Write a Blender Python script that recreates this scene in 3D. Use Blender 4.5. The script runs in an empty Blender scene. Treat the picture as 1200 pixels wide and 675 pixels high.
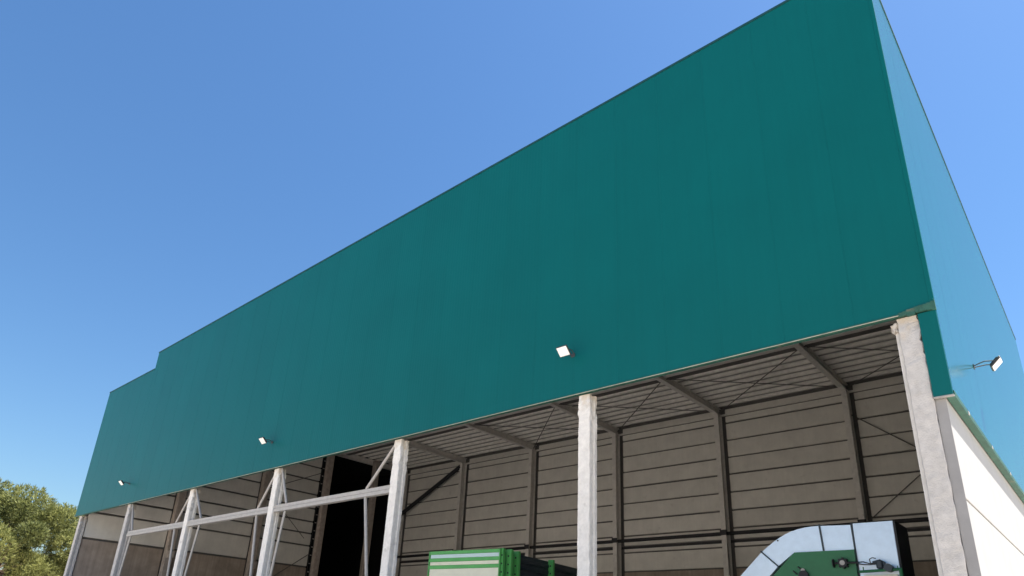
import bpy, bmesh, math, random
from mathutils import Vector, Matrix, noise

random.seed(7)
SC = bpy.context.scene
COL = SC.collection
ZB = 6.65                       # underside of the green fascia above the ground

# ------------------------------------------------------------------ camera
cam_d = bpy.data.cameras.new("camera")
cam = bpy.data.objects.new("camera", cam_d)
COL.objects.link(cam)
yaw, pitch, roll = math.radians(-42.1924), math.radians(21.3365), math.radians(2.8302)
fw = Vector((math.sin(yaw) * math.cos(pitch), math.cos(yaw) * math.cos(pitch), math.sin(pitch)))
r0 = Vector((math.cos(yaw), -math.sin(yaw), 0))
u0 = r0.cross(fw)
rt = math.cos(roll) * r0 + math.sin(roll) * u0
up = -math.sin(roll) * r0 + math.cos(roll) * u0
m = Matrix((rt, up, -fw)).transposed().to_4x4()
m.translation = (1.2677, -10.6603, ZB - 4.9956)
cam.matrix_world = m
cam_d.sensor_width = 36.0
cam_d.lens = 785.73 / 1200 * 36
cam_d.shift_y = 112.5 / 1200
cam_d.clip_end = 5000
SC.camera = cam

# ------------------------------------------------------------------ sky, sun, exposure
SUN_EL, SUN_AZ = math.radians(66), math.radians(46)     # azimuth from +X towards +Y
sd = Vector((math.cos(SUN_EL) * math.cos(SUN_AZ), math.cos(SUN_EL) * math.sin(SUN_AZ), math.sin(SUN_EL)))
W = bpy.data.worlds.new("World")
SC.world = W
W.use_nodes = True
nt = W.node_tree
bg = nt.nodes["Background"]
sky = nt.nodes.new("ShaderNodeTexSky")
sky.sky_type = 'NISHITA'
sky.sun_disc = False
sky.sun_elevation = SUN_EL
sky.sun_rotation = math.pi / 2 - SUN_AZ
sky.altitude = 50
sky.air_density = 1.5
sky.dust_density = 0.6
sky.ozone_density = 10.0
hs = nt.nodes.new("ShaderNodeHueSaturation")
hs.inputs["Saturation"].default_value = 1.08
hs.inputs["Value"].default_value = 1.0
nt.links.new(sky.outputs[0], hs.inputs["Color"])
nt.links.new(hs.outputs[0], bg.inputs[0])
bg.inputs[1].default_value = 0.062
sl = bpy.data.lights.new("sun", 'SUN')
sl.energy = 5.0
sl.angle = math.radians(0.53)
sl.color = (1.0, 0.95, 0.87)
so = bpy.data.objects.new("sun", sl)
COL.objects.link(so)
so.rotation_euler = sd.to_track_quat('Z', 'Y').to_euler()
SC.view_settings.view_transform = 'Standard'
SC.view_settings.look = 'None'
SC.view_settings.exposure = 1.4
SC.view_settings.gamma = 1.0

# ------------------------------------------------------------------ materials
def mat(name, col, rough=0.6, spec=0.5, metal=0.0, var=0.12, scale=3.0, bump=0.0, bscale=40.0,
        streak=0.0, rnd=0.0, dark=None, coat=0.0):
    M = bpy.data.materials.new(name)
    M.use_nodes = True
    n, l = M.node_tree.nodes, M.node_tree.links
    b = n["Principled BSDF"]
    b.inputs["Roughness"].default_value = rough
    b.inputs["Metallic"].default_value = metal
    b.inputs["Specular IOR Level"].default_value = spec
    b.inputs["Coat Weight"].default_value = coat
    geo = n.new("ShaderNodeNewGeometry")
    tx = n.new("ShaderNodeTexNoise")
    tx.inputs["Scale"].default_value = scale
    tx.inputs["Detail"].default_value = 8
    tx.inputs["Roughness"].default_value = 0.62
    l.new(geo.outputs["Position"], tx.inputs["Vector"])
    mp = n.new("ShaderNodeMapRange")
    mp.inputs["From Min"].default_value = 0.28
    mp.inputs["From Max"].default_value = 0.72
    mp.inputs["To Min"].default_value = 1 - var
    mp.inputs["To Max"].default_value = 1 + var
    l.new(tx.outputs["Fac"], mp.inputs["Value"])
    fac = mp.outputs[0]
    def mul(a, bsock):
        q = n.new("ShaderNodeMath"); q.operation = 'MULTIPLY'
        l.new(a, q.inputs[0]); l.new(bsock, q.inputs[1])
        return q.outputs[0]
    if streak:
        mm = n.new("ShaderNodeMapping")
        mm.inputs["Scale"].default_value = (9, 9, 0.35)
        l.new(geo.outputs["Position"], mm.inputs["Vector"])
        t2 = n.new("ShaderNodeTexNoise")
        t2.inputs["Scale"].default_value = 1.0
        t2.inputs["Detail"].default_value = 5
        l.new(mm.outputs[0], t2.inputs["Vector"])
        m2 = n.new("ShaderNodeMapRange")
        m2.inputs["From Min"].default_value = 0.3
        m2.inputs["From Max"].default_value = 0.7
        m2.inputs["To Min"].default_value = 1 - streak
        m2.inputs["To Max"].default_value = 1 + streak * 0.5
        l.new(t2.outputs["Fac"], m2.inputs["Value"])
        fac = mul(fac, m2.outputs[0])
    if rnd:
        oi = n.new("ShaderNodeObjectInfo")
        m3 = n.new("ShaderNodeMapRange")
        m3.inputs["To Min"].default_value = 1 - rnd
        m3.inputs["To Max"].default_value = 1 + rnd
        l.new(oi.outputs["Random"], m3.inputs["Value"])
        fac = mul(fac, m3.outputs[0])
    mx = n.new("ShaderNodeVectorMath")
    mx.operation = 'SCALE'
    mx.inputs[0].default_value = col[:3]
    l.new(fac, mx.inputs["Scale"])
    out = mx.outputs[0]
    if dark:                       # (colour, noise scale, threshold): patches of dirt or rust
        t3 = n.new("ShaderNodeTexNoise")
        t3.inputs["Scale"].default_value = dark[1]
        t3.inputs["Detail"].default_value = 7
        l.new(geo.outputs["Position"], t3.inputs["Vector"])
        m4 = n.new("ShaderNodeMapRange")
        m4.inputs["From Min"].default_value = dark[2]
        m4.inputs["From Max"].default_value = dark[2] + 0.12
        l.new(t3.outputs["Fac"], m4.inputs["Value"])
        mc = n.new("ShaderNodeMix")
        mc.data_type = 'RGBA'
        l.new(m4.outputs[0], mc.inputs["Factor"])
        l.new(out, mc.inputs["A"])
        mc.inputs["B"].default_value = (*dark[0], 1)
        out = mc.outputs["Result"]
    l.new(out, b.inputs["Base Color"])
    if bump:
        t4 = n.new("ShaderNodeTexNoise")
        t4.inputs["Scale"].default_value = bscale
        t4.inputs["Detail"].default_value = 4
        l.new(geo.outputs["Position"], t4.inputs["Vector"])
        bp = n.new("ShaderNodeBump")
        bp.inputs["Strength"].default_value = bump
        bp.inputs["Distance"].default_value = 0.01
        l.new(t4.outputs["Fac"], bp.inputs["Height"])
        l.new(bp.outputs[0], b.inputs["Normal"])
    return M

def rib_bump(M, axis, pitch, dist, strength=0.5):
    """faint rolled micro ribs across coated sheet steel, running vertically"""
    n, l = M.node_tree.nodes, M.node_tree.links
    geo = n.new("ShaderNodeNewGeometry")
    sx = n.new("ShaderNodeSeparateXYZ")
    l.new(geo.outputs["Position"], sx.inputs[0])
    mu = n.new("ShaderNodeMath"); mu.operation = 'MULTIPLY'
    mu.inputs[1].default_value = 2 * math.pi / pitch
    l.new(sx.outputs[axis], mu.inputs[0])
    sn = n.new("ShaderNodeMath"); sn.operation = 'SINE'
    l.new(mu.outputs[0], sn.inputs[0])
    tx = n.new("ShaderNodeTexNoise")
    tx.inputs["Scale"].default_value = 0.9
    tx.inputs["Detail"].default_value = 2
    l.new(geo.outputs["Position"], tx.inputs["Vector"])
    ad = n.new("ShaderNodeMath"); ad.operation = 'MULTIPLY_ADD'
    ad.inputs[1].default_value = 6.0
    l.new(tx.outputs["Fac"], ad.inputs[0])
    l.new(sn.outputs[0], ad.inputs[2])
    bp = n.new("ShaderNodeBump")
    bp.inputs["Strength"].default_value = strength
    bp.inputs["Distance"].default_value = dist
    l.new(ad.outputs[0], bp.inputs["Height"])
    l.new(bp.outputs[0], n["Principled BSDF"].inputs["Normal"])

GREEN = (0.0004, 0.101, 0.101)
M_FAS = mat("green_coated_steel", GREEN, 0.38, 0.25, var=0.06, scale=0.4, rnd=0.018, streak=0.03)
rib_bump(M_FAS, "X", 0.10, 0.0012, 0.5)
M_SIDE = mat("green_coated_steel_side", GREEN, 0.2, 0.7, var=0.05, scale=0.7, rnd=0.03, streak=0.05)
rib_bump(M_SIDE, "Y", 0.10, 0.0006, 0.3)
M_TRIM = mat("dull_green_flashing", (0.03, 0.10, 0.075), 0.6, 0.3, var=0.25, scale=6, dark=((0.12, 0.13, 0.09), 5, 0.62))
M_CAP = mat("dark_green_cap", (0.008, 0.055, 0.058), 0.5, 0.4)
M_DRIP = mat("cream_drip_edge", (0.40, 0.385, 0.32), 0.7, 0.3, var=0.3, scale=4)
M_COLM = mat("rough_sprayed_mortar", (0.78, 0.75, 0.70), 0.95, 0.15, var=0.11, scale=9, bump=0.9, bscale=55,
             dark=((0.56, 0.53, 0.49), 4.0, 0.62))
M_COLM2 = mat("grey_sprayed_mortar", (0.51, 0.49, 0.47), 0.95, 0.15, var=0.14, scale=9, bump=0.9, bscale=55,
              dark=((0.42, 0.395, 0.37), 4.0, 0.61))  # same mortar in a darker, greyer tone
for M in (M_COLM, M_COLM2):                               # tan grout stain at the column heads
    n, l = M.node_tree.nodes, M.node_tree.links
    src = n["Principled BSDF"].inputs["Base Color"].links[0].from_socket
    geo = n.new("ShaderNodeNewGeometry")
    sx = n.new("ShaderNodeSeparateXYZ")
    l.new(geo.outputs["Position"], sx.inputs[0])
    tx = n.new("ShaderNodeTexNoise")
    tx.inputs["Scale"].default_value = 7
    l.new(geo.outputs["Position"], tx.inputs["Vector"])
    ad = n.new("ShaderNodeMath"); ad.operation = 'ADD'
    l.new(sx.outputs["Z"], ad.inputs[0]); l.new(tx.outputs["Fac"], ad.inputs[1])
    mr = n.new("ShaderNodeMapRange")
    mr.inputs["From Min"].default_value = ZB + 0.15
    mr.inputs["From Max"].default_value = ZB + 0.55
    mr.inputs["To Max"].default_value = 0.65
    l.new(ad.outputs[0], mr.inputs["Value"])
    mc = n.new("ShaderNodeMix"); mc.data_type = 'RGBA'
    l.new(mr.outputs[0], mc.inputs["Factor"])
    l.new(src, mc.inputs["A"])
    mc.inputs["B"].default_value = (0.50, 0.40, 0.28, 1)
    l.new(mc.outputs["Result"], n["Principled BSDF"].inputs["Base Color"])
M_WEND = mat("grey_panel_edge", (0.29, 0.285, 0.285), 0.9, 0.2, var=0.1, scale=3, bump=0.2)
M_WHITE = mat("white_precast_concrete", (0.40, 0.396, 0.388), 0.85, 0.2, var=0.05, scale=2, bump=0.15, bscale=60, streak=0.03)
M_PREC = mat("grey_precast_concrete", (0.70, 0.675, 0.62), 0.9, 0.2, var=0.10, scale=1.3, bump=0.3, bscale=30,
             streak=0.03, rnd=0.05, dark=((0.60, 0.57, 0.52), 2.2, 0.63))
M_BACK = mat("dark_joint_backing", (0.14, 0.135, 0.13), 0.95, 0.1)
M_PLIN = mat("brown_stained_concrete", (0.37, 0.305, 0.25), 0.95, 0.1, var=0.25, scale=1.2, streak=0.15)
M_STEEL = mat("grey_painted_steel", (0.68, 0.65, 0.61), 0.65, 0.35, var=0.12, scale=5, dark=((0.52, 0.46, 0.40), 6, 0.66))
M_POST = mat("weathered_concrete_post", (0.40, 0.345, 0.30), 0.9, 0.2, var=0.22, scale=5, bump=0.4, bscale=30)
M_DARKST = mat("black_steel", (0.025, 0.025, 0.028), 0.6, 0.4, var=0.2)
M_MIDST = mat("dark_grey_steel", (0.11, 0.105, 0.10), 0.6, 0.35, var=0.2)
M_DECK = mat("galvanised_roof_deck", (0.33, 0.32, 0.305), 0.6, 0.35, metal=0.0, var=0.15, scale=2.0, streak=0.0)
M_PURL = mat("galvanised_purlin", (0.78, 0.76, 0.72), 0.5, 0.4, var=0.15, scale=3)
M_GALV = mat("galvanised_tube", (0.43, 0.405, 0.375), 0.55, 0.4, metal=0.1, var=0.12, scale=9)
M_ANNEX = mat("darkened_cladding", (0.02, 0.02, 0.021), 0.9, 0.1)  # near-black colour stands in for the darkness of the closed annex
M_GROUND = mat("pale_yard_concrete", (0.60, 0.53, 0.45), 0.9, 0.2, var=0.15, scale=0.5, bump=0.2)
M_FLOOR = mat("hall_floor_concrete", (0.60, 0.555, 0.50), 0.85, 0.25, var=0.2, scale=0.8)
M_GLASS = mat("lamp_diffuser", (0.88, 0.87, 0.85), 0.25, 0.5, var=0.01)
M_LHOUS = mat("lamp_housing", (0.03, 0.03, 0.033), 0.45, 0.5)
M_LARM = mat("lamp_bracket_steel", (0.06, 0.06, 0.06), 0.5, 0.5)
M_DUCT = mat("galvanised_duct_sheet", (0.76, 0.85, 0.96), 0.33, 0.5, metal=0.45, var=0.06, scale=5, bump=0.08, bscale=6,
             dark=((0.68, 0.71, 0.74), 7, 0.68))
M_MGREEN = mat("green_machine_paint", (0.02, 0.16, 0.06), 0.45, 0.5, var=0.12, scale=4, dark=((0.01, 0.06, 0.03), 9, 0.66))
M_BGREEN = mat("bright_green_paint", (0.11, 0.46, 0.12), 0.4, 0.5, var=0.10, scale=4)
M_CREAM = mat("cream_sheet", (0.90, 0.87, 0.70), 0.35, 0.5, var=0.06, scale=3)
M_PALEBL = mat("pale_blue_sheet", (0.66, 0.82, 0.84), 0.3, 0.5, var=0.06, scale=3)
M_NAVY = mat("dark_blue_sheet", (0.03, 0.042, 0.055), 0.4, 0.5, var=0.25, scale=4)
M_BARK = mat("bark", (0.10, 0.075, 0.055), 0.95, 0.1, var=0.3, scale=6, bump=0.6, bscale=12)

def leaf_mat():
    M = bpy.data.materials.new("pine_foliage")
    M.use_nodes = True
    n, l = M.node_tree.nodes, M.node_tree.links
    b = n["Principled BSDF"]
    b.inputs["Roughness"].default_value = 0.6
    b.inputs["Specular IOR Level"].default_value = 0.3
    at = n.new("ShaderNodeAttribute")
    at.attribute_name = "tint"
    cr = n.new("ShaderNodeValToRGB")
    cr.color_ramp.elements[0].color = (0.06, 0.08, 0.03, 1)
    cr.color_ramp.elements[1].color = (0.37, 0.375, 0.13, 1)
    e = cr.color_ramp.elements.new(0.5); e.color = (0.20, 0.22, 0.075, 1)
    l.new(at.outputs["Fac"], cr.inputs[0])
    l.new(cr.outputs[0], b.inputs["Base Color"])
    tr = n.new("ShaderNodeBsdfTranslucent")
    l.new(cr.outputs[0], tr.inputs[0])
    ms = n.new("ShaderNodeMixShader")
    ms.inputs[0].default_value = 0.28
    l.new(b.outputs[0], ms.inputs[1]); l.new(tr.outputs[0], ms.inputs[2])
    l.new(ms.outputs[0], n["Material Output"].inputs[0])
    return M
M_LEAF = leaf_mat()

# ------------------------------------------------------------------ helpers
def link(name, me, mt, parent=None, loc=(0, 0, 0)):
    o = bpy.data.objects.new(name, me)
    if mt is not None and len(me.materials) == 0:
        me.materials.append(mt)
    o.location = loc
    if parent is not None:
        o.parent = parent
    COL.objects.link(o)
    return o

def thing(name, label, cat, loc=(0, 0, 0), rz=0.0, group=None):
    o = bpy.data.objects.new(name, None)
    o.empty_display_size = 0.3
    o.location = loc
    o.rotation_euler = (0, 0, rz)
    COL.objects.link(o)
    o["label"] = label
    o["category"] = cat
    if group:
        o["group"] = group
    return o

def add_box(bm, x0, x1, y0, y1, z0, z1, bev=0.0):
    r = bmesh.ops.create_cube(bm, size=1.0)
    vs = r["verts"]
    for v in vs:
        v.co = Vector(((x0 + x1) / 2 + v.co.x * (x1 - x0), (y0 + y1) / 2 + v.co.y * (y1 - y0), (z0 + z1) / 2 + v.co.z * (z1 - z0)))
    if bev:
        es = list({e for v in vs for e in v.link_edges})
        bmesh.ops.bevel(bm, geom=es, offset=bev, segments=1, affect='EDGES', profile=0.5)
    return vs

def add_tube(bm, a, b, r, seg=8, r2=None):
    a, b = Vector(a), Vector(b)
    d = b - a
    q = d.to_track_quat('Z', 'Y').to_matrix().to_4x4()
    q.translation = (a + b) / 2
    bmesh.ops.create_cone(bm, cap_ends=True, segments=seg, radius1=r, radius2=r if r2 is None else r2, depth=d.length, matrix=q)

def add_path(bm, pts, r, seg=7):
    for a, b in zip(pts[:-1], pts[1:]):
        add_tube(bm, a, b, r, seg)

def done(bm, name, mt, parent=None, loc=(0, 0, 0), smooth=False):
    me = bpy.data.meshes.new(name)
    bm.to_mesh(me)
    bm.free()
    if smooth:
        for p in me.polygons:
            p.use_smooth = True
    return link(name, me, mt, parent, loc)

_cache = {}
def panel(name, sx, sy, sz, loc, mt, parent, bev=0.004):
    """one panel: a chamfered slab whose mesh is shared between equal sizes"""
    key = (round(sx, 3), round(sy, 3), round(sz, 3), bev, mt.name)
    if key not in _cache:
        bm = bmesh.new()
        add_box(bm, -sx / 2, sx / 2, -sy / 2, sy / 2, -sz / 2, sz / 2, bev)
        me = bpy.data.meshes.new(name)
        bm.to_mesh(me); bm.free()
        me.materials.append(mt)
        _cache[key] = me
    return link(name, _cache[key], mt, parent, loc)

def slab(name, x0, x1, y0, y1, z0, z1, mt, parent=None, bev=0.0):
    bm = bmesh.new()
    add_box(bm, x0, x1, y0, y1, z0, z1, bev)
    return done(bm, name, mt, parent)

def tubeobj(name, a, b, r, mt, parent, seg=8):
    bm = bmesh.new()
    add_tube(bm, a, b, r, seg)
    return done(bm, name, mt, parent)

# ------------------------------------------------------------------ ground
bm = bmesh.new()
bmesh.ops.create_grid(bm, x_segments=2, y_segments=2, size=1500)
g = done(bm, "ground", M_GROUND)
g["kind"] = "structure"
bm = bmesh.new()
for v in add_box(bm, -36.2, -0.3, 0.0, 20.0, -0.2, 0.02): pass
g = done(bm, "hall_floor", M_FLOOR)
g["kind"] = "structure"

# ------------------------------------------------------------------ warehouse
WH = thing("warehouse", "large open-fronted warehouse with a deep dark green fascia over pale rough columns", "warehouse")
XL, XS, ZT, ZL = -37.10, -31.40, ZB + 7.356, ZB + 6.506
PW = 1.107

# front fascia: core with one child per cladding panel
bm = bmesh.new()
add_box(bm, XS + 0.004, -0.11, 0.0026, 0.17, ZB + 0.01, ZT - 0.03)
add_box(bm, XL + 0.02, XS - 0.002, 0.0026, 0.17, ZB + 0.01, ZL - 0.03)
fascia = done(bm, "fascia", M_FAS, WH)
edges = [-PW * k for k in range(29)] + [XS]
while edges[-1] - PW > XL:
    edges.append(edges[-1] - PW)
edges.append(XL)
G = 0.004
for a, b in zip(edges[:-1], edges[1:]):
    top = ZT if a > XS + 0.01 else ZL
    w = a - b - G
    h = top - ZB
    panel("fascia_panel", w, 0.07, h, ((a + b) / 2, 0.035, ZB + h / 2), M_FAS, fascia, 0.0015)
# cap and drip flashings
slab("parapet_cap", XS - 0.02, 0.012, -0.015, 0.19, ZT + 0.002, ZT + 0.055, M_CAP, fascia)
slab("parapet_cap", XL - 0.012, XS - 0.025, -0.015, 0.19, ZL + 0.002, ZL + 0.055, M_CAP, fascia)
slab("bottom_flashing", XL, 0.006, -0.014, 0.072, ZB - 0.03, ZB - 0.001, M_TRIM, fascia)
slab("drip_edge", XS, -0.26, -0.020, -0.0145, ZB - 0.031, ZB - 0.019, M_DRIP, fascia)
bm = bmesh.new()          # battered flashing corner where the fascia meets the side
for k in range(9):
    x1 = 0.010 - k * 0.055
    d = 0.10 * (1 - k / 10) * random.uniform(0.75, 1.1)
    add_box(bm, x1 - 0.054, x1, -0.022 - 0.006 * random.random(), 0.02, ZB - 0.035 - 0.03 * random.random(), ZB + d)
done(bm, "corner_flashing", M_TRIM, fascia)

# right side: cladding over white precast wall
ZS0, YB = ZB - 1.393, 20.63
bm = bmesh.new()
add_box(bm, -0.205, -0.004, 0.175, YB - 0.02, ZB + 0.55, ZT - 0.03)
side = done(bm, "side_cladding", M_SIDE, WH)
ye = [0.076 + PW * k for k in range(19)] + [YB]
ye = [y for y in ye if y <= YB]
for a, b in zip(ye[:-1], ye[1:]):
    if b - a < 0.05: continue
    h = ZT - ZS0
    panel("cladding_panel", 0.10, b - a - G, h, (-0.05, (a + b) / 2, ZS0 + h / 2), M_SIDE, side, 0.0015)
slab("parapet_cap", -0.2, 0.014, 0.192, YB + 0.01, ZT + 0.002, ZT + 0.055, M_CAP, side)
slab("bottom_flashing", -0.095, 0.012, 0.078, YB, ZS0 - 0.012, ZS0 + 0.075, M_TRIM, side)
for k in range(9):
    slab("flashing_bracket", 0.012, 0.020, 1.1 + 2.2 * k, 1.2 + 2.2 * k, ZS0 + 0.01, ZS0 + 0.06, M_GALV, side)
slab("return_panel", -0.243, -0.002, 0.012, 0.072, ZS0, ZB - 0.052, M_FAS, side, 0.004)
slab("return_flashing", -0.245, 0.010, 0.004, 0.074, ZS0 - 0.018, ZS0 - 0.002, M_WEND, side)
slab("corner_trim", -0.055, 0.007, -0.007, 0.066, ZB + 0.12, ZT - 0.002, M_FAS, fascia, 0.004)

bm = bmesh.new()
add_box(bm, -0.27, -0.20, 0.33, 20.3, 0.0, ZB + 0.53)
sw = done(bm, "side_wall", M_BACK, WH)
zj = [0.0, 1.86, ZB - 2.86, ZB + 0.50]
for a, b in zip(zj[:-1], zj[1:]):
    panel("wall_panel", 0.135, 20.5, b - a - 0.030, (-0.1775, 10.352, (a + b) / 2), M_WHITE, sw, 0.006)

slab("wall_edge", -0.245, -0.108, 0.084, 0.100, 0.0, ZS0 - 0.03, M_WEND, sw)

# back and left walls: stacks of precast panels between posts
JZ = [-1.16, -0.20, 0.13, 0.40, 0.66, 1.50, 2.37, 3.25, 4.09, 4.96, 5.84, 6.22, 6.60]
JZ = [ZB + z for z in JZ]
PX = [-0.33 - 6.0 * k for k in range(7)]
back = slab("back_wall", -36.6, -0.28, 20.13, 20.35, 0, ZB + 6.89, M_BACK, WH)
for a, b in zip(PX[:-1], PX[1:]):
    w = a - b - 0.42
    cx = (a + b) / 2 + 0.07
    for z0, z1 in zip(JZ[:-1], JZ[1:]):
        gap = 0.075
        panel("wall_panel", w, 0.11, z1 - z0 - gap, (cx, 20.07 + random.uniform(-.012, .012), (z0 + z1) / 2 + random.uniform(-.008, .008)), M_PREC, back, 0.02)
    panel("plinth_panel", w, 0.10, JZ[0] - 0.03, (cx, 20.06, (JZ[0] - 0.03) / 2 + 0.0), M_PLIN, back, 0.02)
left = slab("left_wall", -36.75, -36.42, 0.3, 12.86, 0, ZB + 6.89, M_BACK, WH)
LY = [(0.35, 4.22), (4.68, 8.88), (9.34, 12.85)]
JL = [ZB + z for z in (-1.05, 0.22, 0.97, 1.70, 2.52, 3.40, 4.28, 5.15, 5.95, 6.60)]
for y0, y1 in LY:
    for z0, z1 in zip(JL[:-1], JL[1:]):
        panel("wall_panel", 0.11, y1 - y0, z1 - z0 - 0.10, (-36.36 + random.uniform(-.012, .012), (y0 + y1) / 2, (z0 + z1) / 2), M_PREC, left, 0.02)
    panel("plinth_panel", 0.10, y1 - y0, JL[0] - 0.05, (-36.365, (y0 + y1) / 2, (JL[0] - 0.05) / 2), M_PLIN, left, 0.02)

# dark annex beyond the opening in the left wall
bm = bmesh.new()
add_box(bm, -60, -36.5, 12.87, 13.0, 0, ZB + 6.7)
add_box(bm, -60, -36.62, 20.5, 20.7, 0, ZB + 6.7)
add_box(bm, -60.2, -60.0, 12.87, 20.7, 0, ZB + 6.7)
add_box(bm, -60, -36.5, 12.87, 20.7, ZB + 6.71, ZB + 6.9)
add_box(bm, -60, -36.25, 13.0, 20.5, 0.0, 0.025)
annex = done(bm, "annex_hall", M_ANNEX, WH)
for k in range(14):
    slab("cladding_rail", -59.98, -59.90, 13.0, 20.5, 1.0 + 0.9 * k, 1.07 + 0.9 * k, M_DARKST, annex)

# steel posts on the back wall, one per frame
def ibeam_v(bm, x, y0, y1, z0, z1, fl=0.24, tf=0.02, tw=0.014):
    add_box(bm, x - fl / 2, x + fl / 2, y0, y0 + tf, z0, z1)
    add_box(bm, x - fl / 2, x + fl / 2, y1 - tf, y1, z0, z1)
    add_box(bm, x - tw / 2, x + tw / 2, y0 + tf, y1 - tf, z0, z1)
for i, x in enumerate(PX):
    bm = bmesh.new()
    ibeam_v(bm, x, 19.55, 19.99, 0.02, ZB + 6.255)
    done(bm, "post", M_STEEL, WH)
for y in (4.45, 9.11, 13.3, 17.0):
    bm = bmesh.new()
    add_box(bm, -36.30, -35.95, y - 0.20, y + 0.20, 0.02, ZB + 6.55, 0.03)
    if y < 10:
        add_box(bm, -35.96, -35.70, y - 0.17, y + 0.17, ZB - 1.55, ZB - 1.15, 0.04)
    done(bm, "concrete_post", M_POST, WH)

# rafters (I sections) above each column
for x in PX:
    bm = bmesh.new()
    z0, z1 = ZB + 6.26, ZB + 6.60
    add_box(bm, x - 0.12, x + 0.12, 0.3, 19.98, z0, z0 + 0.02)
    add_box(bm, x - 0.12, x + 0.12, 0.3, 19.98, z1 - 0.02, z1)
    add_box(bm, x - 0.008, x + 0.008, 0.3, 19.98, z0 + 0.02, z1 - 0.02)
    for dy in (0.02, 0.20):                                # knee plates and bolts
        add_box(bm, x - 0.115, x + 0.115, 19.40 - dy, 19.415 - dy, z0 - 0.10, z0 - 0.002)
    done(bm, "rafter", M_STEEL, WH)

# profiled roof deck, ribs running along the hall
bm = bmesh.new()
prof = []
y, P = 0.72, 0.25
zl, zh = ZB + 6.735, ZB + 6.785
while y < 20.3:
    prof += [(y, zl), (y + 0.10, zl), (y + 0.13, zh), (y + 0.22, zh)]
    y += P
prof.append((y, zl))
x0, x1 = -36.7, -0.2
A = [bm.verts.new((x0, a, b)) for a, b in prof]
B = [bm.verts.new((x1, a, b)) for a, b in prof]
for i in range(len(prof) - 1):
    bm.faces.new((A[i], B[i], B[i + 1], A[i + 1]))
roof = done(bm, "roof", M_DECK, WH)
slab("roof_covering", -36.74, -0.21, 0.70, 20.36, ZB + 6.90, ZB + 6.97, M_CAP, roof)
slab("box_gutter", -36.74, -0.21, 0.175, 0.70, ZB + 6.38, ZB + 6.42, M_STEEL, roof)
slab("box_gutter", -36.74, -0.21, 0.66, 0.699, ZB + 6.425, ZB + 6.96, M_STEEL, roof)
for y0, y1 in ((1.4, 2.2), (13.35, 14.3)):
    bm = bmesh.new()
    for a, b in zip(PX[:-1], PX[1:]):
        add_box(bm, b + 0.13, a - 0.13, y0, y1, ZB + 6.40, ZB + 6.598, 0.01)
    done(bm, "box_beam", M_STEEL, roof)
for a, b in zip(PX[:-1], PX[1:]):
    slab("eaves_beam", b + 0.13, a - 0.13, 19.90, 20.0, ZB + 6.20, ZB + 6.28, M_STEEL, roof)
    slab("eaves_beam", b + 0.13, a - 0.13, 14.45, 14.75, ZB + 6.45, ZB + 6.598, M_MIDST, roof)
y = 0.95
me = None
while y < 19.9:                                           # Z purlins lying across the rafters
    if me is None:
        bm = bmesh.new()
        add_box(bm, -36.7, -0.25, 0.0, 0.012, ZB + 6.605, ZB + 6.73)
        add_box(bm, -36.7, -0.25, 0.012, 0.085, ZB + 6.605, ZB + 6.617)
        add_box(bm, -36.7, -0.25, -0.075, 0.0, ZB + 6.718, ZB + 6.73)
        o = done(bm, "purlin", M_PURL, roof)
        me = o.data
    else:
        o = link("purlin", me, None, roof)
    o.location = (0, y, 0)
    y += 0.60

# crossed bracing rods under the roof and on the back wall
RODS = []
for a, b in ((PX[0], PX[1]), (PX[1], PX[2]), (PX[2], PX[3]), (PX[3], PX[4])):
    RODS += [((b + .12, 19.7, ZB + 6.33), (a - .12, 14.4, ZB + 6.33)), ((b + .12, 14.4, ZB + 6.39), (a - .12, 19.5, ZB + 6.39))]
RODS += [((PX[1] + .1, 19.9, ZB + 5.15), (PX[0] - .1, 19.9, ZB + 0.45)), ((PX[1] + .1, 19.8, ZB + 0.4), (PX[0] - .1, 19.8, ZB + 5.0)),
         ((-36.2, 9.3, ZB + 3.1), (-36.2, 12.8, ZB + 4.8)), ((-36.2, 9.5, ZB + 2.9), (-36.2, 12.3, ZB + 0.6)),
         ((-36.2, 9.6, ZB - 2.6), (-36.2, 12.8, ZB - 0.3))]
for a, b in RODS:
    tubeobj("brace_rod", a, b, 0.022, M_MIDST, WH, 6)
tubeobj("knee_brace", (-36.1, 2.2, ZB + 6.0), (-36.05, 4.3, ZB + 3.7), 0.06, M_STEEL, WH)
bm = bmesh.new()
add_tube(bm, (PX[5] - 0.1, 19.6, ZB + 6.0), (PX[6] - 0.1, 19.6, ZB + 3.15), 0.17, 4)
done(bm, "diagonal_strut", M_DARKST, WH)
# girder pipe and ledge rail along the back wall
bm = bmesh.new()
add_tube(bm, (-36.3, 19.86, ZB + 0.40), (-0.3, 19.86, ZB + 0.40), 0.085, 10)
for x in PX:
    add_box(bm, x - 0.16, x + 0.16, 19.50, 19.545, ZB + 0.28, ZB + 0.52)
done(bm, "wall_pipe", M_DARKST, WH)
slab("ledge_rail", -36.2, -0.33, 20.0, 20.01, ZB - 0.02, ZB + 0.10, M_DARKST, WH)

# ladder beside the opening in the left wall
bm = bmesh.new()
for y in (12.90, 13.06):
    add_box(bm, -36.32, -36.26, y, y + 0.03, 0.5, ZB + 6.3)
lad = done(bm, "ladder", M_DARKST, WH)
for k in range(24):
    z = 0.8 + k * 0.5
    slab("rung", -36.31, -36.27, 12.93, 13.06, z, z + 0.05, M_GALV, lad)

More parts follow.
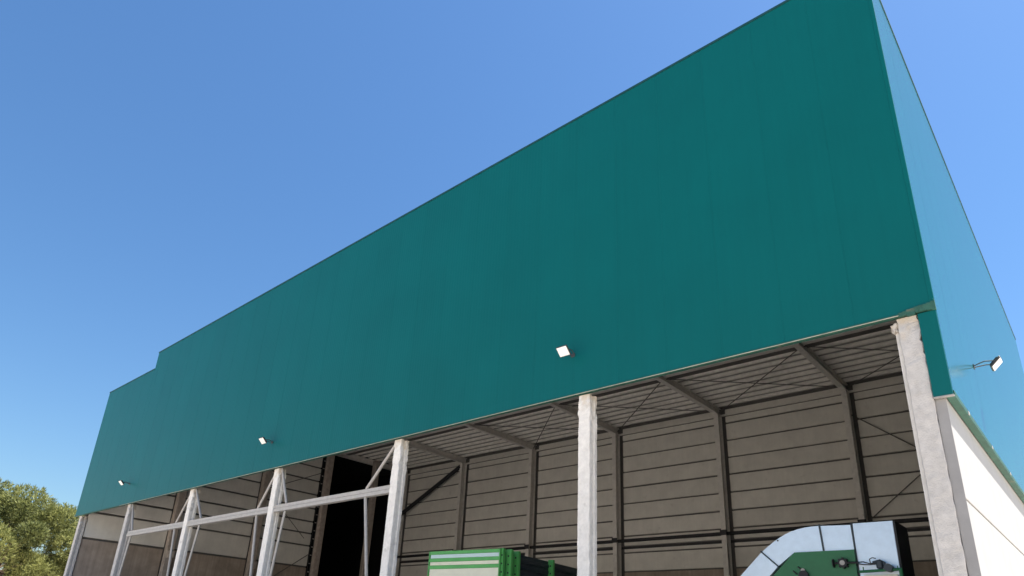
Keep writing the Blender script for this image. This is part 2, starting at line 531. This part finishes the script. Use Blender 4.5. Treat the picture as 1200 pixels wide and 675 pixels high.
# ------------------------------------------------------------------ columns of the open front
def column(x0, x1, seed, mt, tops=1.2):
    rng = random.Random(seed)
    w, d = x1 - x0, 0.26
    y0 = 0.045
    # H-like outline with a shallow groove in both flanks, chamfered corners
    g1, g2 = 0.085, 0.185
    gd = 0.030
    out = [(0, .012), (.012, 0), (w * .5, 0), (w - .012, 0), (w, .012), (w, g1), (w - gd, g1 + .015), (w - gd, g2 - .015), (w, g2), (w, d),
           (w * .5, d), (0, d), (0, g2), (gd, g2 - .015), (gd, g1 + .015), (0, g1)]
    bm = bmesh.new()
    rings = []
    n = 130
    H = ZB - 0.05
    for i in range(n + 1):
        z = H * i / n
        top = max(0.0, (z - (H - tops)) / tops)
        amp = 0.007 + 0.016 * top
        ring = []
        for k, (px, py) in enumerate(out):
            q = Vector((px * 9 + seed * 3.1, py * 9, z * 7.0))
            a = amp * (1.6 if k in (0, 3, 4, 9) else 1.0)
            nx = noise.noise(q) + 0.6 * noise.noise(q * 3.1)
            ny = noise.noise(q + Vector((31, 7, 3))) + 0.6 * noise.noise(q * 2.7 + Vector((5, 9, 1)))
            deep = 0.012 * top if k in (6, 7) else 0
            ring.append(bm.verts.new((x0 + px + a * nx - deep, y0 + py + a * 0.7 * ny, z)))
        rings.append(ring)
    N = len(out)
    for a, b in zip(rings[:-1], rings[1:]):
        for k in range(N):
            bm.faces.new((a[k], a[(k + 1) % N], b[(k + 1) % N], b[k]))
    bm.faces.new(rings[-1])
    c = done(bm, "column", mt, WH)
    return c

CX = [-0.378 - 6 * k for k in range(7)]
cols = []
for k, x in enumerate(CX):
    if k == 0:
        c = column(-0.535, -0.250, 1, M_COLM2)
        c["label"] = "wide rough column at the right corner of the opening"
    else:
        c = column(x - 0.16, x + 0.125, k + 1, M_COLM2 if k >= 5 else M_COLM)
    cols.append(c)
slab("guide_rail", -0.60, -0.54, 0.16, 0.30, 0.02, ZB - 0.05, M_STEEL, WH, 0.006)
bm = bmesh.new()                                          # lump of mortar at the top of the corner column
bmesh.ops.create_icosphere(bm, subdivisions=3, radius=0.085)
for v in bm.verts:
    v.co *= 1 + 0.6 * noise.noise(v.co * 17 + Vector((3, 1, 8)))
    v.co.z *= 1.15
    v.co.x *= 0.7
done(bm, "mortar_lump", M_COLM2, WH, (-0.585, 0.17, ZB - 0.15))

# horizontal beam and diamond of tubes stiffening the left columns
bm = bmesh.new()
zb0, zb1 = ZB - 1.44, ZB - 1.23
xa, xe = -29.95, CX[2] - 0.17
add_box(bm, xa, xe, 0.08, 0.10, zb0, zb0 + 0.095)
add_box(bm, xa, xe, 0.10, 0.22, zb0, zb0 + 0.02)
add_box(bm, xa, xe, 0.10, 0.12, zb0 + 0.110, zb1)
add_box(bm, xa, xe, 0.12, 0.22, zb1 - 0.02, zb1)
add_box(bm, xa + .01, xe, 0.17, 0.18, zb0 + 0.02, zb1 - 0.02)
done(bm, "tie_beam", M_GALV, WH)
for k, sides in ((2, (-1.25,)), (3, (-0.95, 0.75)), (4, (-1.0, 1.05)), (5, (0.8,))):
    for s in sides:
        sg = 1 if s > 0 else -1
        xb = CX[k] + s
        tubeobj("brace_tube", (CX[k] + sg * 0.13, 0.14, ZB - 0.05), (xb, 0.13, zb1 + 0.01), 0.042, M_GALV, WH)
        tubeobj("brace_tube", (xb, 0.13, zb0 - 0.01), (CX[k] + sg * 0.18, 0.14, 0.3), 0.042, M_GALV, WH)

# ------------------------------------------------------------------ floodlights
def floodlight(loc, rz, label, arm=0.30, tilt=45, w=0.28, h=0.235):
    t = thing("floodlight", label, "floodlight", loc, rz, "floodlights on the green cladding")
    bm = bmesh.new()
    add_box(bm, -0.05, 0.05, -0.012, -0.001, -0.04, 0.04, 0.003)
    done(bm, "wall_plate", M_LARM, t)
    R = Matrix.Rotation(math.radians(-tilt), 4, 'X')      # face looks out (-Y) and down
    R = Matrix.Translation((0, -arm, -0.02)) @ Matrix.Rotation(math.radians(tilt), 4, 'X')
    for s in (-1, 1):
        bm = bmesh.new()
        pts = [Vector((s * 0.04, -0.012, 0.0)), Vector((s * 0.07, -arm * 0.25, 0.015)), Vector((s * 0.10, -arm * 0.55, 0.03)), R @ Vector((s * (w / 2 - .03), 0.035, 0.0))]
        add_path(bm, pts, 0.011, 6)
        done(bm, "bracket_arm", M_LARM, t)
    bm = bmesh.new()
    add_box(bm, -w / 2, w / 2, -0.022, 0.018, -h / 2, h / 2, 0.010)
    for k in range(7):                                     # cooling fins on the back
        x = -w / 2 + 0.04 + k * (w - 0.08) / 6
        add_box(bm, x - 0.004, x + 0.004, 0.018, 0.045, -h / 2 + 0.03, h / 2 - 0.03)
    bmesh.ops.transform(bm, matrix=R, verts=bm.verts)
    hs = done(bm, "housing", M_LHOUS, t)
    bm = bmesh.new()
    add_box(bm, -w / 2 + 0.014, w / 2 - 0.014, -0.028, -0.0215, -h / 2 + 0.014, h / 2 - 0.014, 0.002)
    bmesh.ops.transform(bm, matrix=R, verts=bm.verts)
    done(bm, "lens", M_GLASS, hs)
    return t
floodlight((-6.66, 0.0, ZB + 0.90), 0, "largest square white floodlight on the green fascia front, left above the lone central column", 0.34)
floodlight((-18.93, 0.0, ZB + 0.90), 0, "second floodlight from the left on the green fascia front, above the braced columns", 0.34)
floodlight((-30.85, 0.0, ZB + 0.90), 0, "tiny white floodlight at the far left end of the green fascia", 0.34)
floodlight((0.0, 3.4, ZB + 0.20), math.pi / 2, "floodlight on long bracket arms on the pale blue lit side cladding", 0.34)

# ------------------------------------------------------------------ grain dryer module with green and white bands
DR = thing("banded_machine", "tall bright green and cream banded machine with dark sides behind the columns", "machine",
           (-11.53, 3.3, 0.02), math.radians(7.7))
DR.scale = (0.832, 0.832, 0.832)
DH = (ZB - 2.5 - 0.02) / 0.832
bm = bmesh.new()
add_box(bm, -2.95, -0.03, 0.05, 6.2, 0.0, DH - 0.03)
done(bm, "body", M_NAVY, DR)
z = DH
bands = [(.115, 1), (.13, 2), (.12, 1), (.12, 0), (.12, 1)] + [(.55, 0), (.13, 1)] * 5
first = True
for hh, c in bands:
    bm = bmesh.new()
    if c == 1:
        add_box(bm, -3.0, 0.0, -0.022, 0.06, z - hh, z, 0.008)
        done(bm, "green_rail", M_BGREEN, DR)
    else:
        add_box(bm, -2.97, -0.03, -0.005, 0.055, z - hh + 0.004, z - 0.004, 0.004)
        done(bm, "infill_sheet", M_PALEBL if c == 2 else M_CREAM, DR)
    z -= hh
    if z < 0.7: break
for x in (-3.03, 0.0):
    slab("edge_strip", x - 0.0, x + 0.03, -0.030, 0.05, 0.6, DH + 0.0, M_BGREEN, DR)
for y, pr in ((0.06, .10), (0.36, .22), (0.80, .22), (3.15, .20), (5.6, .20)):
    bm = bmesh.new()
    add_box(bm, 0.0, pr, y, y + 0.03, 0.0, DH + 0.02)
    add_box(bm, pr - 0.035, pr, y + 0.03, y + 0.13, 0.0, DH + 0.02)
    fl = done(bm, "side_flange", M_BGREEN, DR)
    bm = bmesh.new()
    for k in range(12):
        q = DH - 0.2 - k * 0.27
        add_tube(bm, (pr * 0.5, y - 0.004, q), (pr * 0.5, y + 0.002, q), 0.032, 10)
    done(bm, "bolt_holes", M_DARKST, fl)
for k in range(9):
    slab("side_louvre", -0.03, 0.06, 0.95, 3.1, DH - 0.28 - k * 0.22, DH - 0.16 - k * 0.22, M_NAVY, DR, 0.01)
    slab("side_louvre", -0.03, 0.06, 3.3, 5.55, DH - 0.28 - k * 0.22, DH - 0.16 - k * 0.22, M_NAVY, DR, 0.01)

# ------------------------------------------------------------------ fan machine with curved duct
FM = thing("duct_machine", "green machine with a curved pale galvanised duct and tall box beside the corner column", "machine", (-3.37, 4.0, 0.216))
FM.scale = (0.88, 0.88, 0.88)
def prism(bm, pts, y0, y1):
    a = [bm.verts.new((x, y0, z)) for x, z in pts]
    b = [bm.verts.new((x, y1, z)) for x, z in pts]
    bm.faces.new(a[::-1]); bm.faces.new(b)
    n = len(pts)
    for i in range(n):
        bm.faces.new((a[i], a[(i + 1) % n], b[(i + 1) % n], b[i]))
def L(pts):                                              # hall x, height over fascia foot -> local x, z
    return [(x + 4.0, ZB + z - 0.02) for x, z in pts]
outer = [(-5.28, -2.56), (-5.14, -2.455), (-5.0, -2.355), (-4.84, -2.255), (-4.67, -2.17), (-4.52, -2.11), (-4.36, -2.07), (-4.2, -2.042), (-4.06, -2.03), (-3.86, -2.025)]
bm = bmesh.new(); prism(bm, L(outer + [(-3.85, -2.61), (-4.50, -2.61), (-4.91, -2.91)]), 0.0, 1.05)
bmesh.ops.recalc_face_normals(bm, faces=bm.faces)
elbow = done(bm, "duct_elbow", M_DUCT, FM)
bm = bmesh.new(); prism(bm, L([(-7.6, -4.75), (-5.30, -2.575), (-4.925, -2.925), (-7.2, -5.12)]), 0.002, 1.048)
bmesh.ops.recalc_face_normals(bm, faces=bm.faces)
done(bm, "duct_run", M_DUCT, FM)
bm = bmesh.new(); prism(bm, L([(-3.845, -2.03), (-3.17, -2.055), (-3.17, -2.61), (-3.835, -2.61)]), 0.0, 1.05)
bmesh.ops.recalc_face_normals(bm, faces=bm.faces)
done(bm, "duct_box", M_DUCT, FM)
def seam(p, q, wd):
    p, q = Vector((p[0] + 4, 0, ZB + p[1])), Vector((q[0] + 4, 0, ZB + q[1]))
    bm = bmesh.new()
    d = (q - p).normalized(); nn = Vector((-d.z, 0, d.x)) * wd / 2
    pts = [(v.x, v.z) for v in (p - nn, q - nn, q + nn, p + nn)]
    prism(bm, pts, -0.03, 1.08)
    bmesh.ops.recalc_face_normals(bm, faces=bm.faces)
    done(bm, "duct_flange", M_NAVY, FM)
seam((-5.30, -2.56), (-4.905, -2.93), 0.022)
seam((-3.855, -2.015), (-3.82, -2.625), 0.035)
seam((-3.155, -2.04), (-3.12, -3.4), 0.035)
bm = bmesh.new(); add_box(bm, 0.87, 1.70, -0.01, 1.05, -0.2, ZB - 2.045, 0.008)
done(bm, "tall_box", M_DUCT, FM)
bm = bmesh.new(); add_box(bm, 1.703, 1.74, 0.0, 1.10, -0.22, ZB - 2.05)
done(bm, "dark_side_panel", M_DARKST, FM)
bm = bmesh.new(); prism(bm, L([(-7.1, -5.1), (-4.46, -2.625), (-3.14, -2.625), (-3.14, -6.85), (-7.1, -6.85)]), -0.12, 0.95)
bmesh.ops.recalc_face_normals(bm, faces=bm.faces)
gp = done(bm, "green_casing", M_MGREEN, FM)
gp.data.materials[0] = M_MGREEN
# handwheel valve, bolts, motor and gas line on the front
zf = ZB - 2.94
bm = bmesh.new()
add_tube(bm, (0.62, -0.26, zf), (0.62, -0.12, zf), 0.095, 16)
add_tube(bm, (0.40, -0.20, zf), (0.90, -0.20, zf), 0.022, 8)
add_tube(bm, (0.405, -0.20, zf), (0.425, -0.20, zf), 0.095, 12)
for k in range(8):
    a = k * math.pi / 4
    add_tube(bm, (0.62 + .105 * math.cos(a), -0.23, zf + .105 * math.sin(a)), (0.62 + .105 * math.cos(a), -0.16, zf + .105 * math.sin(a)), 0.022, 6)
val = done(bm, "valve", M_DARKST, FM)
bm = bmesh.new()
add_tube(bm, (0.62, -0.275, zf), (0.62, -0.262, zf), 0.055, 14)
done(bm, "dial", M_GALV, val)
bm = bmesh.new()
add_path(bm, [(0.90, -0.20, zf), (1.03, -0.2, zf + .01), (1.15, -0.2, zf - 0.03), (1.30, -0.2, zf - .03)], 0.012, 6)
add_path(bm, [(0.90, -0.22, zf - .02), (1.03, -0.22, zf - .05), (1.15, -0.22, zf - .06), (1.30, -0.22, zf - .05)], 0.012, 6)
add_path(bm, [(1.18, -0.2, zf - .03), (1.17, -0.2, zf + .06), (1.23, -0.2, zf + .09), (1.30, -0.2, zf + .07)], 0.010, 6)
done(bm, "gas_hose", M_DARKST, FM)
bm = bmesh.new()
add_box(bm, 1.30, 1.44, -0.28, -0.02, zf - 0.16, zf + 0.03, 0.03)
add_tube(bm, (1.22, -0.15, zf - .02), (1.38, -0.15, zf + .02), 0.04, 10)
done(bm, "actuator", M_NAVY, FM)
bm = bmesh.new()
add_tube(bm, (1.53, -0.28, zf - .14), (1.53, -0.10, zf - .14), 0.085, 14)
done(bm, "regulator", M_NAVY, FM)
bm = bmesh.new()
add_tube(bm, (0.93, -0.2, zf - .20), (1.78, -0.2, zf - .17), 0.03, 8)
add_tube(bm, (1.75, -0.2, zf - .17), (1.75, -0.2, ZB - 5.5), 0.04, 8)
for x in (1.02, 1.70):
    add_tube(bm, (x, -0.2, zf - .2), (x, -0.2, zf - .10), 0.012, 6)
done(bm, "pipe_rail", M_MGREEN, FM)
bm = bmesh.new()
add_box(bm, 0.98, 1.66, -0.10, -0.02, ZB - 4.6, zf - 0.26, 0.012)
cab = done(bm, "control_cabinet", M_CREAM, FM)
for k in range(3):
    slab("cabinet_slot", 1.06 + .2 * k, 1.20 + .2 * k, -0.112, -0.098, zf - 0.9, zf - 0.34, M_NAVY, cab)
bm = bmesh.new()
add_tube(bm, (-0.28, -0.20, zf - .24), (-0.28, -0.12, zf - .24), 0.11, 16)
done(bm, "round_cover", M_DARKST, FM)
bm = bmesh.new()
add_tube(bm, (-0.29, -0.17, zf - .13), (-0.29, -0.12, zf - .13), 0.05, 14)
done(bm, "pale_knob", M_GALV, FM)
bm = bmesh.new()
add_tube(bm, (-0.86, -0.02, ZB - 2.33), (-0.86, 0.01, ZB - 2.33), 0.018, 8)
done(bm, "duct_plug", M_DARKST, elbow)
tubeobj("side_conduit", (-3.7, 0.5, ZB - 4.72), (-1.33, 0.5, ZB - 2.52), 0.03, M_DARKST, FM)
for (x, zz) in ((-0.40, -.04), (-0.52, -.13)):
    tubeobj("bolt", (x, -0.15, zf + zz), (x + .09, -0.15, zf + zz - .08), 0.016, M_DARKST, FM, 6)

# ------------------------------------------------------------------ tree left of the warehouse
def tree(loc, height, rad, label, seed, n_lobes=46):
    rng = random.Random(seed)
    t = thing("pine_tree", label, "tree", loc)
    bm = bmesh.new()
    add_tube(bm, (0, 0, 0), (0.1, 0.05, height * 0.35), 0.34, 10, 0.26)
    add_tube(bm, (0.1, 0.05, height * 0.35), (-0.1, 0.1, height * 0.8), 0.26, 10, 0.08)
    lobes = []
    for i in range(n_lobes):
        a = rng.uniform(0, 2 * math.pi)
        u = rng.uniform(-0.75, 1.0)
        rr = math.sqrt(max(0, 1 - u * u * 0.85)) * rng.uniform(0.55, 1.0)
        p = Vector((rad * rr * math.cos(a) * .86, rad * rr * math.sin(a) * .86, height * 0.58 + u * height * 0.33))
        lobes.append((p, rad * rng.uniform(0.12, 0.23)))
    for p, r in lobes[::2]:
        z0 = height * rng.uniform(0.25, 0.5)
        add_tube(bm, (0, 0, z0), p, 0.09, 6, 0.03)
    done(bm, "trunk", M_BARK, t)
    verts, faces, tint = [], [], []
    for p, r in lobes:
        lt = rng.uniform(-0.28, 0.22)
        for j in range(520):
            d = Vector((rng.gauss(0, 1), rng.gauss(0, 1), rng.gauss(0, 1) + 0.25)).normalized()
            c = p + d * r * rng.uniform(0.72, 1.08) * Vector((1, 1, 0.8)).length / 1.62
            c.z = p.z + (c.z - p.z) * 0.85
            # a needle tuft: a few narrow blades fanning outwards and up
            tt = min(1, max(0, 0.5 + lt + rng.gauss(0, 0.16)))
            axis = (d + Vector((0, 0, 0.9)) + Vector((rng.gauss(0, .35), rng.gauss(0, .35), rng.gauss(0, .3)))).normalized()
            for b in range(5):
                dirb = (axis + Vector((rng.gauss(0, .55), rng.gauss(0, .55), rng.gauss(0, .45)))).normalized()
                s = dirb.cross(Vector((rng.gauss(0, 1), rng.gauss(0, 1), rng.gauss(0, 1))))
                if s.length < 1e-3: continue
                s.normalize()
                ln, wd = rng.uniform(0.16, 0.36), rng.uniform(0.014, 0.028)
                i0 = len(verts)
                verts += [c - s * wd * .4, c + s * wd * .4, c + dirb * ln * .6 + s * wd, c + dirb * ln, c + dirb * ln * .55 - s * wd]
                faces.append((i0, i0 + 1, i0 + 2, i0 + 3, i0 + 4))
                tint.append(tt)
    me = bpy.data.meshes.new("crown")
    me.from_pydata([tuple(v) for v in verts], [], faces)
    at = me.attributes.new("tint", 'FLOAT', 'FACE')
    at.data.foreach_set("value", tint)
    link("crown", me, M_LEAF, t)
    return t
tree((-57.4, 1.6, 0), 10.35, 6.6, "broad bushy pine with yellow green crown left of the warehouse", 3, 74)
